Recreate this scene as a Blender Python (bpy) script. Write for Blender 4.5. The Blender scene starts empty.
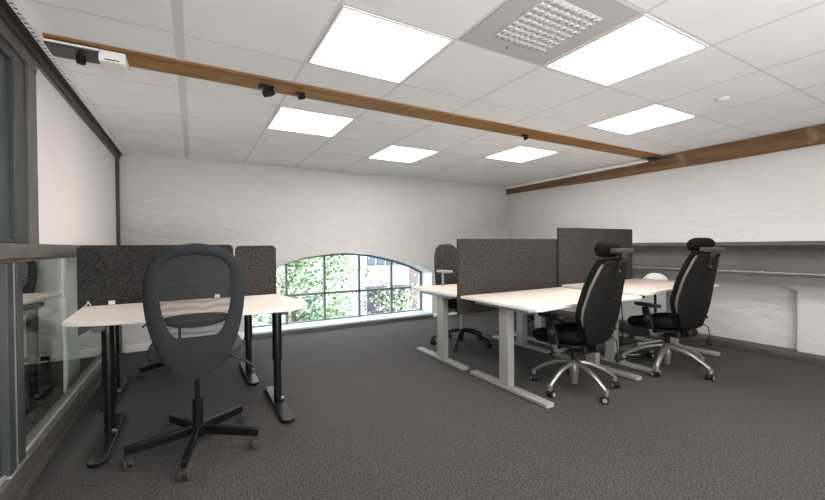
import bpy, bmesh, math, random
from mathutils import Vector, Matrix
random.seed(7)
SC = bpy.context.scene
COL = SC.collection
PI = math.pi
# ------------------------------------------------------------------ camera
YAW, PIT, ROL, FPX, EYE = 0.516376, -0.0105815, -0.0086343, 386.16, 1.22
cy_, sy_ = math.cos(YAW), math.sin(YAW)
fw = Vector((sy_*math.cos(PIT), cy_*math.cos(PIT), math.sin(PIT)))
rt = Vector((cy_, -sy_, 0)); up = rt.cross(fw)
r2 = rt*math.cos(ROL) + up*math.sin(ROL); u2 = -rt*math.sin(ROL) + up*math.cos(ROL)
cam = bpy.data.cameras.new('camera'); camo = bpy.data.objects.new('camera', cam); COL.objects.link(camo)
m = Matrix.Identity(4)
for i in range(3):
    m[i][0] = r2[i]; m[i][1] = u2[i]; m[i][2] = -fw[i]
m[0][3], m[1][3], m[2][3] = 0, 0, EYE
camo.matrix_world = m
cam.sensor_width = 36; cam.lens = FPX/825*36; cam.clip_start = 0.05; cam.clip_end = 300
SC.camera = camo
# ------------------------------------------------------------------ world and exposure
W = bpy.data.worlds.new('sky'); SC.world = W; W.use_nodes = True
bg = W.node_tree.nodes['Background']
bg.inputs[0].default_value = (0.80, 0.90, 1.0, 1); bg.inputs[1].default_value = 7.5
vs = SC.view_settings
vs.view_transform = 'Standard'; vs.look = 'None'; vs.gamma = 1; vs.use_curve_mapping = False
vs.exposure = 0.0
PANEL = 19.5          # emission of the ceiling light panels
def portal(name, loc, rot, sx, sy):
    l = bpy.data.lights.new(name, 'AREA'); l.shape = 'RECTANGLE'; l.size = sx; l.size_y = sy
    l.cycles.is_portal = True
    o = bpy.data.objects.new(name, l); COL.objects.link(o); o.location = loc; o.rotation_euler = rot
def area(name, loc, rot, sx, sy, power, col):
    l = bpy.data.lights.new(name, 'AREA'); l.shape = 'RECTANGLE'; l.size = sx; l.size_y = sy; l.energy = power; l.color = col
    o = bpy.data.objects.new(name, l); COL.objects.link(o); o.location = loc; o.rotation_euler = rot
# added fill light behind the viewer, tilted up to brighten the ceiling
area('rear_fill_light', (0.6, -2.2, 0.5), (PI/2+1.12, 0, 0), 4.4, 1.6, 310, (1.0, 0.97, 0.94))
portal('window_portal', (2.26, 6.0, 0.6), (-PI/2, 0, 0), 3.0, 1.1)

# ------------------------------------------------------------------ materials
MATS = {}
def mat(name, col, rough=0.6, metal=0.0, bump=None, vary=None, spec=0.5, sheen=0, coat=0):
    if name in MATS: return MATS[name]
    M = bpy.data.materials.new(name); M.use_nodes = True
    nt = M.node_tree; b = nt.nodes['Principled BSDF']
    b.inputs['Base Color'].default_value = (*col, 1); b.inputs['Roughness'].default_value = rough
    b.inputs['Metallic'].default_value = metal; b.inputs['Specular IOR Level'].default_value = spec
    if sheen: b.inputs['Sheen Weight'].default_value = sheen
    if coat: b.inputs['Coat Weight'].default_value = coat
    tc = nt.nodes.new('ShaderNodeTexCoord')
    if vary:      # (scale, colour a, colour b, detail[, lo, hi])
        n = nt.nodes.new('ShaderNodeTexNoise'); n.inputs['Scale'].default_value = vary[0]; n.inputs['Detail'].default_value = vary[3]
        r = nt.nodes.new('ShaderNodeValToRGB')
        lo, hi = (vary[4], vary[5]) if len(vary) > 4 else (0.35, 0.65)
        r.color_ramp.elements[0].position = lo; r.color_ramp.elements[1].position = hi
        r.color_ramp.elements[0].color = (*vary[1], 1); r.color_ramp.elements[1].color = (*vary[2], 1)
        nt.links.new(tc.outputs['Object'], n.inputs['Vector']); nt.links.new(n.outputs['Fac'], r.inputs['Fac'])
        nt.links.new(r.outputs['Color'], b.inputs['Base Color'])
    if bump:      # (scale, strength, distance)
        n = nt.nodes.new('ShaderNodeTexNoise'); n.inputs['Scale'].default_value = bump[0]; n.inputs['Detail'].default_value = 4
        k = nt.nodes.new('ShaderNodeBump'); k.inputs['Strength'].default_value = bump[1]; k.inputs['Distance'].default_value = bump[2]
        nt.links.new(tc.outputs['Object'], n.inputs['Vector']); nt.links.new(n.outputs['Fac'], k.inputs['Height'])
        nt.links.new(k.outputs['Normal'], b.inputs['Normal'])
    MATS[name] = M; return M

def brick_wall_mat(name, horiz):
    """white painted rough masonry: faint brick relief under lumpy paint"""
    M = bpy.data.materials.new(name); M.use_nodes = True
    nt = M.node_tree; b = nt.nodes['Principled BSDF']; N = nt.nodes.new; L = nt.links.new
    b.inputs['Roughness'].default_value = 0.75; b.inputs['Specular IOR Level'].default_value = 0.3
    tc = N('ShaderNodeTexCoord'); mp = N('ShaderNodeMapping')
    if horiz == 'x': mp.inputs['Rotation'].default_value = (-PI/2, 0, 0)
    else: mp.inputs['Rotation'].default_value = (-PI/2, 0, -PI/2)
    sep = N('ShaderNodeSeparateXYZ'); cmb = N('ShaderNodeCombineXYZ')
    L(tc.outputs['Object'], sep.inputs[0])
    L(sep.outputs['X' if horiz == 'x' else 'Y'], cmb.inputs['X']); L(sep.outputs['Z'], cmb.inputs['Y'])
    n0 = N('ShaderNodeTexNoise'); n0.inputs['Scale'].default_value = 6; L(tc.outputs['Object'], n0.inputs['Vector'])
    vm = N('ShaderNodeVectorMath'); vm.operation = 'MULTIPLY_ADD'
    L(n0.outputs['Color'], vm.inputs[0]); vm.inputs[1].default_value = (0.05, 0.05, 0); L(cmb.outputs[0], vm.inputs[2])
    br = N('ShaderNodeTexBrick'); br.inputs['Scale'].default_value = 1.0
    br.inputs['Brick Width'].default_value = 0.25; br.inputs['Row Height'].default_value = 0.08
    br.inputs['Mortar Size'].default_value = 0.012; br.inputs['Mortar Smooth'].default_value = 1.0
    L(vm.outputs[0], br.inputs['Vector'])
    n1 = N('ShaderNodeTexNoise'); n1.inputs['Scale'].default_value = 9; n1.inputs['Detail'].default_value = 5
    st = N('ShaderNodeMapping'); st.inputs['Scale'].default_value = (0.5, 0.5, 1.3)
    L(tc.outputs['Object'], st.inputs['Vector']); L(st.outputs[0], n1.inputs['Vector'])
    mx = N('ShaderNodeMath'); mx.operation = 'MULTIPLY_ADD'; mx.inputs[1].default_value = -0.02
    L(br.outputs['Fac'], mx.inputs[0]); L(n1.outputs['Fac'], mx.inputs[2])
    bp = N('ShaderNodeBump'); bp.inputs['Strength'].default_value = 0.5; bp.inputs['Distance'].default_value = 0.045
    L(mx.outputs[0], bp.inputs['Height']); L(bp.outputs['Normal'], b.inputs['Normal'])
    r = N('ShaderNodeValToRGB'); r.color_ramp.elements[0].color = (0.54, 0.53, 0.522, 1); r.color_ramp.elements[1].color = (0.60, 0.59, 0.58, 1)
    n2 = N('ShaderNodeTexNoise'); n2.inputs['Scale'].default_value = 2.5; n2.inputs['Detail'].default_value = 6
    L(tc.outputs['Object'], n2.inputs['Vector']); L(n2.outputs['Fac'], r.inputs['Fac']); L(r.outputs['Color'], b.inputs['Base Color'])
    return M

def wood_mat(name, axis, a, b_):
    M = bpy.data.materials.new(name); M.use_nodes = True
    nt = M.node_tree; b = nt.nodes['Principled BSDF']; N = nt.nodes.new; L = nt.links.new
    b.inputs['Roughness'].default_value = 0.6
    tc = N('ShaderNodeTexCoord'); mp = N('ShaderNodeMapping')
    s = [28, 28, 28]; s['xyz'.index(axis)] = 1.2
    mp.inputs['Scale'].default_value = s
    L(tc.outputs['Object'], mp.inputs['Vector'])
    n = N('ShaderNodeTexNoise'); n.inputs['Scale'].default_value = 1.0; n.inputs['Detail'].default_value = 6; n.inputs['Distortion'].default_value = 0.6
    L(mp.outputs[0], n.inputs['Vector'])
    r = N('ShaderNodeValToRGB'); r.color_ramp.elements[0].position = 0.3; r.color_ramp.elements[1].position = 0.72
    r.color_ramp.elements[0].color = (*a, 1); r.color_ramp.elements[1].color = (*b_, 1)
    L(n.outputs['Fac'], r.inputs['Fac'])
    # pale scuffs
    n2 = N('ShaderNodeTexNoise'); n2.inputs['Scale'].default_value = 5; n2.inputs['Detail'].default_value = 8; L(tc.outputs['Object'], n2.inputs['Vector'])
    r2_ = N('ShaderNodeValToRGB'); r2_.color_ramp.elements[0].position = 0.6; r2_.color_ramp.elements[1].position = 0.78
    r2_.color_ramp.elements[0].color = (0, 0, 0, 1); r2_.color_ramp.elements[1].color = (0.5, 0.5, 0.5, 1)
    L(n2.outputs['Fac'], r2_.inputs['Fac'])
    mx = N('ShaderNodeMixRGB'); mx.inputs['Color2'].default_value = (0.55, 0.42, 0.32, 1)
    L(r2_.outputs['Color'], mx.inputs['Fac']); L(r.outputs['Color'], mx.inputs['Color1']); L(mx.outputs['Color'], b.inputs['Base Color'])
    bp = N('ShaderNodeBump'); bp.inputs['Strength'].default_value = 0.3; bp.inputs['Distance'].default_value = 0.01
    L(n.outputs['Fac'], bp.inputs['Height']); L(bp.outputs['Normal'], b.inputs['Normal'])
    return M

def pane_mat(name, ior, tint, rough=0.0):
    M = bpy.data.materials.new(name); M.use_nodes = True
    nt = M.node_tree; nt.nodes.clear(); N = nt.nodes.new; L = nt.links.new
    o = N('ShaderNodeOutputMaterial'); mx = N('ShaderNodeMixShader'); t = N('ShaderNodeBsdfTransparent'); g = N('ShaderNodeBsdfGlossy')
    t.inputs[0].default_value = (*tint, 1); g.inputs['Roughness'].default_value = rough
    f = N('ShaderNodeLayerWeight'); p = N('ShaderNodeMath'); p.operation = 'POWER'; p.inputs[1].default_value = 5.0
    q = N('ShaderNodeMath'); q.operation = 'MULTIPLY_ADD'; q.inputs[1].default_value = ior; q.inputs[2].default_value = 0.03
    L(f.outputs['Facing'], p.inputs[0]); L(p.outputs[0], q.inputs[0]); L(q.outputs[0], mx.inputs[0]); L(t.outputs[0], mx.inputs[1]); L(g.outputs[0], mx.inputs[2]); L(mx.outputs[0], o.inputs[0])
    return M

def emit_mat(name, col, s):
    M = bpy.data.materials.new(name); M.use_nodes = True
    nt = M.node_tree; nt.nodes.clear(); N = nt.nodes.new
    o = N('ShaderNodeOutputMaterial'); e = N('ShaderNodeEmission'); e.inputs[0].default_value = (*col, 1); e.inputs[1].default_value = s
    nt.links.new(e.outputs[0], o.inputs[0]); return M

def mesh_fabric_mat(name, col, alpha):
    """see-through knitted net of a chair back: fine weave of holes"""
    M = bpy.data.materials.new(name); M.use_nodes = True
    nt = M.node_tree; nt.nodes.clear(); N = nt.nodes.new; L = nt.links.new
    o = N('ShaderNodeOutputMaterial'); mx = N('ShaderNodeMixShader'); t = N('ShaderNodeBsdfTransparent'); d = N('ShaderNodeBsdfDiffuse')
    d.inputs[0].default_value = (*col, 1)
    tc = N('ShaderNodeTexCoord')
    w1 = N('ShaderNodeTexWave'); w1.inputs['Scale'].default_value = 9; w1.inputs['Distortion'].default_value = 3.5; w1.inputs['Detail'].default_value = 1
    w1.bands_direction = 'Z'; w1.inputs['Detail Scale'].default_value = 1.2
    L(tc.outputs['Object'], w1.inputs['Vector'])
    mr = N('ShaderNodeMapRange'); mr.inputs['To Min'].default_value = alpha-0.10; mr.inputs['To Max'].default_value = alpha+0.12
    L(w1.outputs['Fac'], mr.inputs['Value']); L(mr.outputs[0], mx.inputs[0])
    L(t.outputs[0], mx.inputs[1]); L(d.outputs[0], mx.inputs[2]); L(mx.outputs[0], o.inputs[0])
    return M

def carpet_mat():
    M = bpy.data.materials.new('carpet'); M.use_nodes = True
    nt = M.node_tree; b = nt.nodes['Principled BSDF']; N = nt.nodes.new; L = nt.links.new
    b.inputs['Roughness'].default_value = 0.95; b.inputs['Specular IOR Level'].default_value = 0.25; b.inputs['Sheen Weight'].default_value = 0.06
    tc = N('ShaderNodeTexCoord')
    n = N('ShaderNodeTexNoise'); n.inputs['Scale'].default_value = 95; n.inputs['Detail'].default_value = 5; n.inputs['Roughness'].default_value = 0.8
    L(tc.outputs['Object'], n.inputs['Vector'])
    r = N('ShaderNodeValToRGB'); r.color_ramp.elements[0].position = 0.40; r.color_ramp.elements[1].position = 0.62
    r.color_ramp.elements[0].color = (0.003, 0.0028, 0.0029, 1); r.color_ramp.elements[1].color = (0.086, 0.079, 0.077, 1)
    L(n.outputs['Fac'], r.inputs['Fac']); L(r.outputs['Color'], b.inputs['Base Color'])
    bp = N('ShaderNodeBump'); bp.inputs['Strength'].default_value = 0.6; bp.inputs['Distance'].default_value = 0.006
    L(n.outputs['Fac'], bp.inputs['Height']); L(bp.outputs['Normal'], b.inputs['Normal'])
    return M

M_back = brick_wall_mat('painted_masonry_x', 'x'); M_side = brick_wall_mat('painted_masonry_y', 'y')
M_carpet = carpet_mat()
M_tile = mat('ceiling_tile', (0.80, 0.80, 0.80), 0.9, bump=(160, 0.25, 0.002), vary=(3, (0.79, 0.795, 0.80), (0.83, 0.835, 0.84), 3))
M_tee = mat('ceiling_grid', (0.66, 0.65, 0.64), 0.8, spec=0.1)
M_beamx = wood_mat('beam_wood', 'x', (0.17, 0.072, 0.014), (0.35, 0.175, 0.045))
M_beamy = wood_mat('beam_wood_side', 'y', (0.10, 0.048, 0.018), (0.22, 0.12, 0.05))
M_steel = mat('grey_painted_steel', (0.12, 0.11, 0.10), 0.42, 0.3, vary=(4, (0.10, 0.094, 0.084), (0.14, 0.13, 0.118), 4))
M_dsteel = mat('dark_painted_steel', (0.035, 0.034, 0.033), 0.4, 0.2, vary=(6, (0.03, 0.029, 0.028), (0.045, 0.043, 0.041), 3))
M_rail = mat('brushed_rail_steel', (0.22, 0.20, 0.175), 0.38, 0.6, vary=(8, (0.19, 0.17, 0.15), (0.25, 0.23, 0.20), 3))
M_mull = mat('mullion_grey_green', (0.045, 0.052, 0.052), 0.45, 0.2)
M_white = mat('white_paint', (0.78, 0.77, 0.75), 0.5)
M_panel = mat('white_infill_panel', (0.74, 0.70, 0.68), 0.55, vary=(1.5, (0.72, 0.68, 0.66), (0.76, 0.72, 0.70), 2))
M_plastic = mat('white_plastic', (0.8, 0.8, 0.79), 0.35)
M_felt = mat('dark_grey_felt', (0.085, 0.080, 0.077), 0.95, vary=(70, (0.012, 0.0108, 0.0103), (0.075, 0.067, 0.063), 5), bump=(160, 0.4, 0.003), spec=0.2)
M_felt2 = mat('black_grey_felt', (0.06, 0.06, 0.06), 0.95, vary=(110, (0.012, 0.012, 0.012), (0.048, 0.047, 0.047), 5), bump=(160, 0.4, 0.003), spec=0.2)
M_edge = mat('felt_edge_dark', (0.02, 0.019, 0.018), 0.8)
M_top = mat('warm_grey_laminate', (0.66, 0.575, 0.52), 0.45, vary=(30, (0.65, 0.565, 0.51), (0.68, 0.59, 0.535), 2), spec=0.4)
M_topw = mat('pale_edge_band', (0.68, 0.67, 0.66), 0.4)
M_alu = mat('silver_powder_steel', (0.36, 0.355, 0.345), 0.45, 0.4)
M_cap = mat('beige_end_cap', (0.36, 0.33, 0.27), 0.6)
M_black = mat('black_powder_steel', (0.006, 0.006, 0.0065), 0.25, 0.0, spec=0.4)
M_blackp = mat('black_plastic', (0.008, 0.008, 0.008), 0.5, spec=0.25)
M_castg = mat('grey_caster_plastic', (0.045, 0.042, 0.041), 0.6, spec=0.2)
M_fab = mat('charcoal_fabric', (0.032, 0.034, 0.037), 0.95, vary=(200, (0.018, 0.019, 0.021), (0.034, 0.036, 0.039), 3), bump=(260, 0.3, 0.002), spec=0.2)
M_seatf = mat('grey_seat_fabric', (0.045, 0.047, 0.051), 0.95, bump=(260, 0.3, 0.002), spec=0.2)
M_blackf = mat('black_upholstery', (0.010, 0.0095, 0.009), 0.85, vary=(240, (0.004, 0.004, 0.0038), (0.009, 0.0085, 0.008), 3), bump=(260, 0.3, 0.002), spec=0.08)
M_shell = mat('black_back_shell', (0.008, 0.0074, 0.007), 0.7, bump=(300, 0.15, 0.001), spec=0.15)
M_pipe = mat('grey_reflective_piping', (0.10, 0.10, 0.10), 0.4)
M_chrome = mat('satin_aluminium', (0.40, 0.385, 0.365), 0.34, 0.85)
M_rim = mat('grey_wheel_rim', (0.30, 0.29, 0.28), 0.45)
M_net = mesh_fabric_mat('chair_net', (0.05, 0.052, 0.055), 0.52)
M_glass = pane_mat('window_glass', 0.5, (0.95, 0.98, 0.98))
M_pglass = pane_mat('partition_glass', 0.55, (0.88, 0.91, 0.90))
M_dglass = mat('dark_tinted_glass', (0.04, 0.052, 0.056), 0.35, 0.0, spec=0.3)
M_light = emit_mat('light_diffuser', (1.0, 0.965, 0.92), PANEL)
M_sill = mat('white_sill', (0.42, 0.46, 0.49), 0.4)
M_skirt = mat('brown_grey_skirting', (0.075, 0.066, 0.058), 0.6, vary=(10, (0.065, 0.057, 0.05), (0.09, 0.08, 0.07), 3))
M_winfr = mat('window_steel_frame', (0.13, 0.14, 0.14), 0.5)
M_web = mat('brown_grey_beam_web', (0.15, 0.135, 0.122), 0.6, vary=(5, (0.115, 0.10, 0.092), (0.14, 0.125, 0.113), 4))
M_flange = mat('beam_flange_grey', (0.085, 0.08, 0.073), 0.6, 0.1)

# ------------------------------------------------------------------ mesh helpers
def rmat(rot): 
    from mathutils import Euler
    return Euler(rot).to_matrix()
class MB:
    def __init__(s): s.v = []; s.f = []; s.mi = []
    def add(s, vs_, fs, mi=0):
        o = len(s.v); s.v += [Vector(v) for v in vs_]; s.f += [tuple(i+o for i in f) for f in fs]; s.mi += [mi]*len(fs); return s
    def box(s, c, d, rot=None, mi=0):
        x, y, z = d[0]/2, d[1]/2, d[2]/2; R_ = rmat(rot) if rot else None
        P_ = []
        for k in ((-x,-y,-z),(x,-y,-z),(x,y,-z),(-x,y,-z),(-x,-y,z),(x,-y,z),(x,y,z),(-x,y,z)):
            q = Vector(k); q = R_@q if R_ else q; P_.append(q+Vector(c))
        return s.add(P_, [(0,3,2,1),(4,5,6,7),(0,1,5,4),(1,2,6,5),(2,3,7,6),(3,0,4,7)], mi)
    def bb(s, a, b, mi=0):
        return s.box([(a[i]+b[i])/2 for i in range(3)], [abs(b[i]-a[i]) for i in range(3)], None, mi)
    def bar(s, p, q, w, h, mi=0, w2=None, h2=None, upv=(0,0,1)):
        p, q = Vector(p), Vector(q); d = (q-p).normalized(); u = Vector(upv)
        r = d.cross(u); r = r.normalized() if r.length > 1e-5 else Vector((1,0,0)); u = r.cross(d)
        w2 = w2 or w; h2 = h2 or h; P_ = []
        for c, a, b in ((p, w, h), (q, w2, h2)):
            P_ += [c-r*a/2-u*b/2, c+r*a/2-u*b/2, c+r*a/2+u*b/2, c-r*a/2+u*b/2]
        return s.add(P_, [(0,1,2,3)[::-1],(4,5,6,7),(0,1,5,4),(1,2,6,5),(2,3,7,6),(3,0,4,7)][0:1]+[(4,5,6,7),(0,1,5,4),(1,2,6,5),(2,3,7,6),(3,0,4,7)], mi)
    def tube(s, pts, rad, seg=12, mi=0, sx=1.0, caps=True):
        pts = [Vector(p) for p in pts]; n = len(pts)
        rad = [rad]*n if not hasattr(rad, '__len__') else rad
        P_ = []; prev = None
        for i, p in enumerate(pts):
            d = (pts[min(i+1, n-1)]-pts[max(i-1, 0)]).normalized()
            if prev is None:
                a = Vector((0,0,1)) if abs(d.z) < 0.9 else Vector((0,1,0))
                r = d.cross(a).normalized()
            else: r = (prev-d*prev.dot(d)).normalized()
            prev = r; u = r.cross(d)
            for k in range(seg):
                t = 2*PI*k/seg; P_.append(p+(r*math.cos(t)*sx+u*math.sin(t))*rad[i])
        F_ = []
        for i in range(n-1):
            for k in range(seg):
                a = i*seg+k; b = i*seg+(k+1) % seg
                F_.append((a, b, b+seg, a+seg))
        if caps: F_ += [tuple(range(seg))[::-1], tuple(range((n-1)*seg, n*seg))]
        return s.add(P_, F_, mi)
    def cyl(s, p, q, r, seg=20, mi=0, r2=None): return s.tube([p, q], [r, r if r2 is None else r2], seg, mi)
    def loft(s, rings, mi=0, cap=True):
        n = len(rings[0]); P_ = [p for r in rings for p in r]; F_ = []
        for i in range(len(rings)-1):
            for k in range(n):
                a = i*n+k; b = i*n+(k+1) % n; F_.append((a, b, b+n, a+n))
        if cap: F_ += [tuple(range(n))[::-1], tuple(range((len(rings)-1)*n, len(rings)*n))]
        return s.add(P_, F_, mi)
    def prism(s, poly, z0, z1, mi=0):
        n = len(poly); P_ = [(x, y, z0) for x, y in poly]+[(x, y, z1) for x, y in poly]
        F_ = [tuple(range(n))[::-1], tuple(range(n, 2*n))]+[(k, (k+1) % n, (k+1) % n+n, k+n) for k in range(n)]
        return s.add(P_, F_, mi)
    def build(s, name, mats, parent=None, bevel=0, seg=2, smooth=35, subsurf=0):
        me = bpy.data.meshes.new(name); me.from_pydata([tuple(v) for v in s.v], [], s.f)
        if not isinstance(mats, (list, tuple)): mats = [mats]
        for m_ in mats: me.materials.append(m_)
        me.polygons.foreach_set('material_index', s.mi)
        bm = bmesh.new(); bm.from_mesh(me); bmesh.ops.recalc_face_normals(bm, faces=bm.faces); bm.to_mesh(me); bm.free()
        if smooth:
            me.polygons.foreach_set('use_smooth', [True]*len(me.polygons)); me.set_sharp_from_angle(angle=math.radians(smooth))
        o = bpy.data.objects.new(name, me); COL.objects.link(o)
        if parent: o.parent = parent
        if bevel:
            b = o.modifiers.new('bevel', 'BEVEL'); b.width = bevel; b.segments = seg; b.limit_method = 'ANGLE'; b.angle_limit = math.radians(35)
            b.harden_normals = False
        if subsurf:
            u = o.modifiers.new('sub', 'SUBSURF'); u.levels = subsurf; u.render_levels = subsurf
        return o
def thing(name, label, cat, loc=(0,0,0), rz=0, group=None):
    o = bpy.data.objects.new(name, None); COL.objects.link(o); o.location = loc; o.rotation_euler = (0,0,rz)
    o.empty_display_size = 0.1; o['label'] = label; o['category'] = cat
    if group: o['group'] = group
    return o
def tag(o, label, cat, group=None):
    o['label'] = label; o['category'] = cat
    if group: o['group'] = group
    return o
def struct(o): o['kind'] = 'structure'; return o
def children(o, allobs): return [c for c in allobs if c.parent == o]
def copy_tree(o, parent=None, allobs=None):
    allobs = allobs or list(COL.objects)
    c = o.copy(); COL.objects.link(c)
    if parent: c.parent = parent
    for ch in children(o, allobs): copy_tree(ch, c, allobs)
    return c
def rrect(x0, y0, x1, y1, r, n=5):
    P_ = []
    for cx, cy, a0 in ((x1-r, y1-r, 0), (x0+r, y1-r, PI/2), (x0+r, y0+r, PI), (x1-r, y0+r, 1.5*PI)):
        for k in range(n+1):
            a = a0+PI/2*k/n; P_.append((cx+r*math.cos(a), cy+r*math.sin(a)))
    return P_
def smooth_poly(pts, n=6):
    """closed Catmull-Rom through pts"""
    out = []; N_ = len(pts)
    for i in range(N_):
        p0, p1, p2, p3 = [Vector(pts[(i+k-1) % N_]) for k in range(4)]
        for k in range(n):
            t = k/n
            out.append(tuple(0.5*((2*p1)+(-p0+p2)*t+(2*p0-5*p1+4*p2-p3)*t*t+(-p0+3*p1-3*p2+p3)*t**3)))
    return out

# ================================================================== STRUCTURE
CZ = 2.343; YB = 5.58; XL = -0.745; XR = 5.285; YN = -3.2
g0, gp = -0.0507, 0.6565
# floor
struct(MB().bb((XL-0.12, YN, -0.2), (XR+0.35, YB+0.02, 0)).build('floor', M_carpet, smooth=0))
# back wall with the arched opening
def arch_z(x, xa=0.66, xb=3.86, dz=0.0):
    pts = [(0.6,0.70),(0.8,0.84),(0.988,0.945),(1.373,1.058),(1.66,1.10),(1.944,1.12),(2.1,1.125),(2.251,1.122),(2.575,1.084),(3.032,0.975),(3.3,0.885),(3.548,0.76)]
    for (xa_, za), (xb_, zb) in zip(pts, pts[1:]):
        if xa_ <= x <= xb_:
            t = (x-xa_)/(xb_-xa_); return za+(zb-za)*t+dz
    return pts[0][1]+dz if x < pts[0][0] else pts[-1][1]+dz
AX0, AX1, SILL = 0.68, 3.545, 0.06
def wall_with_arch(y0, y1, name, mi):
    mb = MB(); X0, X1 = -3.6, 5.95
    for y, flip in ((y0, 0), (y1, 1)):
        mb.add([(X0,y,-0.2),(AX0,y,-0.2),(AX0,y,CZ+0.3),(X0,y,CZ+0.3)], [(0,1,2,3)])
        mb.add([(AX1,y,-0.2),(X1,y,-0.2),(X1,y,CZ+0.3),(AX1,y,CZ+0.3)], [(0,1,2,3)])
        mb.add([(AX0,y,-0.2),(AX1,y,-0.2),(AX1,y,SILL-0.01),(AX0,y,SILL-0.01)], [(0,1,2,3)])
    n = 48; xs = [AX0+(AX1-AX0)*i/n for i in range(n+1)]
    for i in range(n):
        a, b = xs[i], xs[i+1]; za, zb = arch_z(a), arch_z(b)
        for y in (y0, y1): mb.add([(a,y,za),(b,y,zb),(b,y,CZ+0.3),(a,y,CZ+0.3)], [(0,1,2,3)])
        mb.add([(a,y0,za),(b,y0,zb),(b,y1,zb),(a,y1,za)], [(0,1,2,3)], 1)
    mb.add([(AX1,y0,SILL-0.01),(AX1,y1,SILL-0.01),(AX1,y1,arch_z(AX1)),(AX1,y0,arch_z(AX1))], [(0,1,2,3)], 1)
    mb.add([(AX0,y0,SILL-0.01),(AX0,y1,SILL-0.01),(AX0,y1,arch_z(AX0)),(AX0,y0,arch_z(AX0))], [(0,1,2,3)], 1)
    mb.add([(AX0,y0,SILL-0.01),(AX1,y0,SILL-0.01),(AX1,y1,SILL-0.01),(AX0,y1,SILL-0.01)], [(0,1,2,3)], 1)
    return mb.build(name, mi, smooth=0)
struct(wall_with_arch(YB, YB+0.45, 'wall_back', [M_back, M_white]))
# sill: white board with dark front skirting
struct(MB().bb((AX0, YB-0.035, SILL-0.012), (AX1-0.01, YB+0.33, SILL+0.012), 0).bb((AX0-0.05, YB-0.03, 0), (AX1, YB-0.001, SILL-0.013), 1).build('trim_1', [M_sill, M_skirt], smooth=0))
struct(MB().bb((-3.4, YB-0.02, 0), (AX0-0.052, YB, 0.085)).bb((AX1+0.002, YB-0.02, 0), (5.6, YB, 0.06)).build('baseboard_back', M_white, bevel=0.003))
# arched window
YG = YB+0.33
fr = MB()
n = 40
def zin(x): return arch_z(x)-0.015
for i in range(n):
    a = AX0+0.01+(AX1-0.02-AX0)*i/n; b = AX0+0.01+(AX1-0.02-AX0)*(i+1)/n
    za, zb = zin(a), zin(b); P_ = []
    for x, z in ((a, za), (b, zb)):
        P_ += [(x, YG, z-0.028), (x, YG+0.04, z-0.028), (x, YG+0.04, z+0.005), (x, YG, z+0.005)]
    fr.add(P_, [(0,1,2,3),(4,7,6,5),(0,4,5,1),(1,5,6,2),(2,6,7,3),(3,7,4,0)])
for x in (1.197, 1.775, 2.353, 2.94): fr.bb((x-0.016, YG-0.005, SILL+0.012), (x+0.016, YG+0.045, zin(x)-0.02))
for x in (AX0+0.02, AX1-0.024): fr.bb((x-0.014, YG, SILL+0.012), (x+0.014, YG+0.04, zin(x)-0.01))
fr.bb((AX0+0.02, YG-0.005, 0.478), (AX1-0.03, YG+0.045, 0.512)); fr.bb((AX0+0.02, YG, SILL+0.0125), (AX1-0.03, YG+0.04, SILL+0.03))
win = struct(fr.build('window_1', M_winfr, smooth=0))
gl = MB()
pts = [(AX0+0.02, SILL+0.02)]+[(AX1-0.03, SILL+0.02)]+[(AX1-0.03-(AX1-AX0-0.05)*i/30, zin(AX1-0.03-(AX1-AX0-0.05)*i/30)-0.015) for i in range(31)]
gl.add([(x, YG+0.02, z) for x, z in pts], [tuple(range(len(pts)))])
gl.build('glass_pane', M_glass, win, smooth=0)

# ceiling: slab plus tiles with a sunk T-grid
ce = MB().bb((XL-0.15, YN, CZ+0.012), (XR+0.05, YB, CZ+0.25), 0)
xs = [g0+gp*k for k in range(-1, 9)]; xs[0] = XL; xs[-1] = XR
ys_a = [1.072-0.655*k for k in range(7, 0, -1)]+[1.072, 1.717, 2.372, 2.69]
ys_b = [2.93, 3.197, 3.845, 4.545, 5.2, YB]
LIGHTS = {(1, 1.717), (3, 1.072), (5, 1.717), (1, 3.197), (3, 3.845), (5, 3.197), (1, 1.072-0.655*2), (3, 1.072-0.655*4), (5, 1.072-0.655*2), (5, 1.072-0.655*5), (1, 1.072-0.655*5)}  # cells behind the viewer: unseen panels added for illumination
def is_light(k, y): return any(k == a and abs(y-b) < 0.01 for a, b in LIGHTS)
CELLS = []
VENT = (2, 1.072)
for ys in (ys_a, ys_b):
    for j in range(len(ys)-1):
        for i in range(len(xs)-1):
            x0, x1, y0, y1 = xs[i], xs[i+1], ys[j], ys[j+1]
            k = i-1
            if is_light(k, y0): CELLS.append((x0, x1, y0, y1)); continue
            if k == VENT[0] and abs(y0-VENT[1]) < 0.01: VC = (x0, x1, y0, y1); continue
            ce.bb((x0+0.010, y0+0.007, CZ+0.0005), (x1-0.010, y1-0.007, CZ+0.012), 0)
# grid lines
for x in xs: ce.bb((x-0.010, YN, CZ), (x+0.010, YB, CZ+0.0122), 1)
for y in ys_a+ys_b: ce.bb((XL, y-0.007, CZ), (XR, y+0.007, CZ+0.0121), 1)
ce.bb((g0-0.024, YN, CZ-0.002), (g0+0.024, YB, CZ+0.0123), 1)
struct(ce.build('ceiling', [M_tile, M_tee], smooth=0))
struct(MB().bb((XL, YB-0.02, CZ-0.006), (XR, YB, CZ-0.001)).build('trim_2', M_tee, smooth=0))

# right wall: upper wall, recessed lower wall, ledge along the floor
XU, XLOW, XLEDGE = 5.285, 5.72, 5.46
wr = MB().bb((XU, YN, 1.235), (XU+0.6, YB, CZ+0.3))
wr.bb((XLOW, 1.56, -0.1), (XLOW+0.2, YB, 1.235)).bb((XLOW-0.09, YN, -0.1), (XLOW+0.2, 1.56, 1.235))
struct(wr.build('wall_right', M_side, smooth=0))
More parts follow.
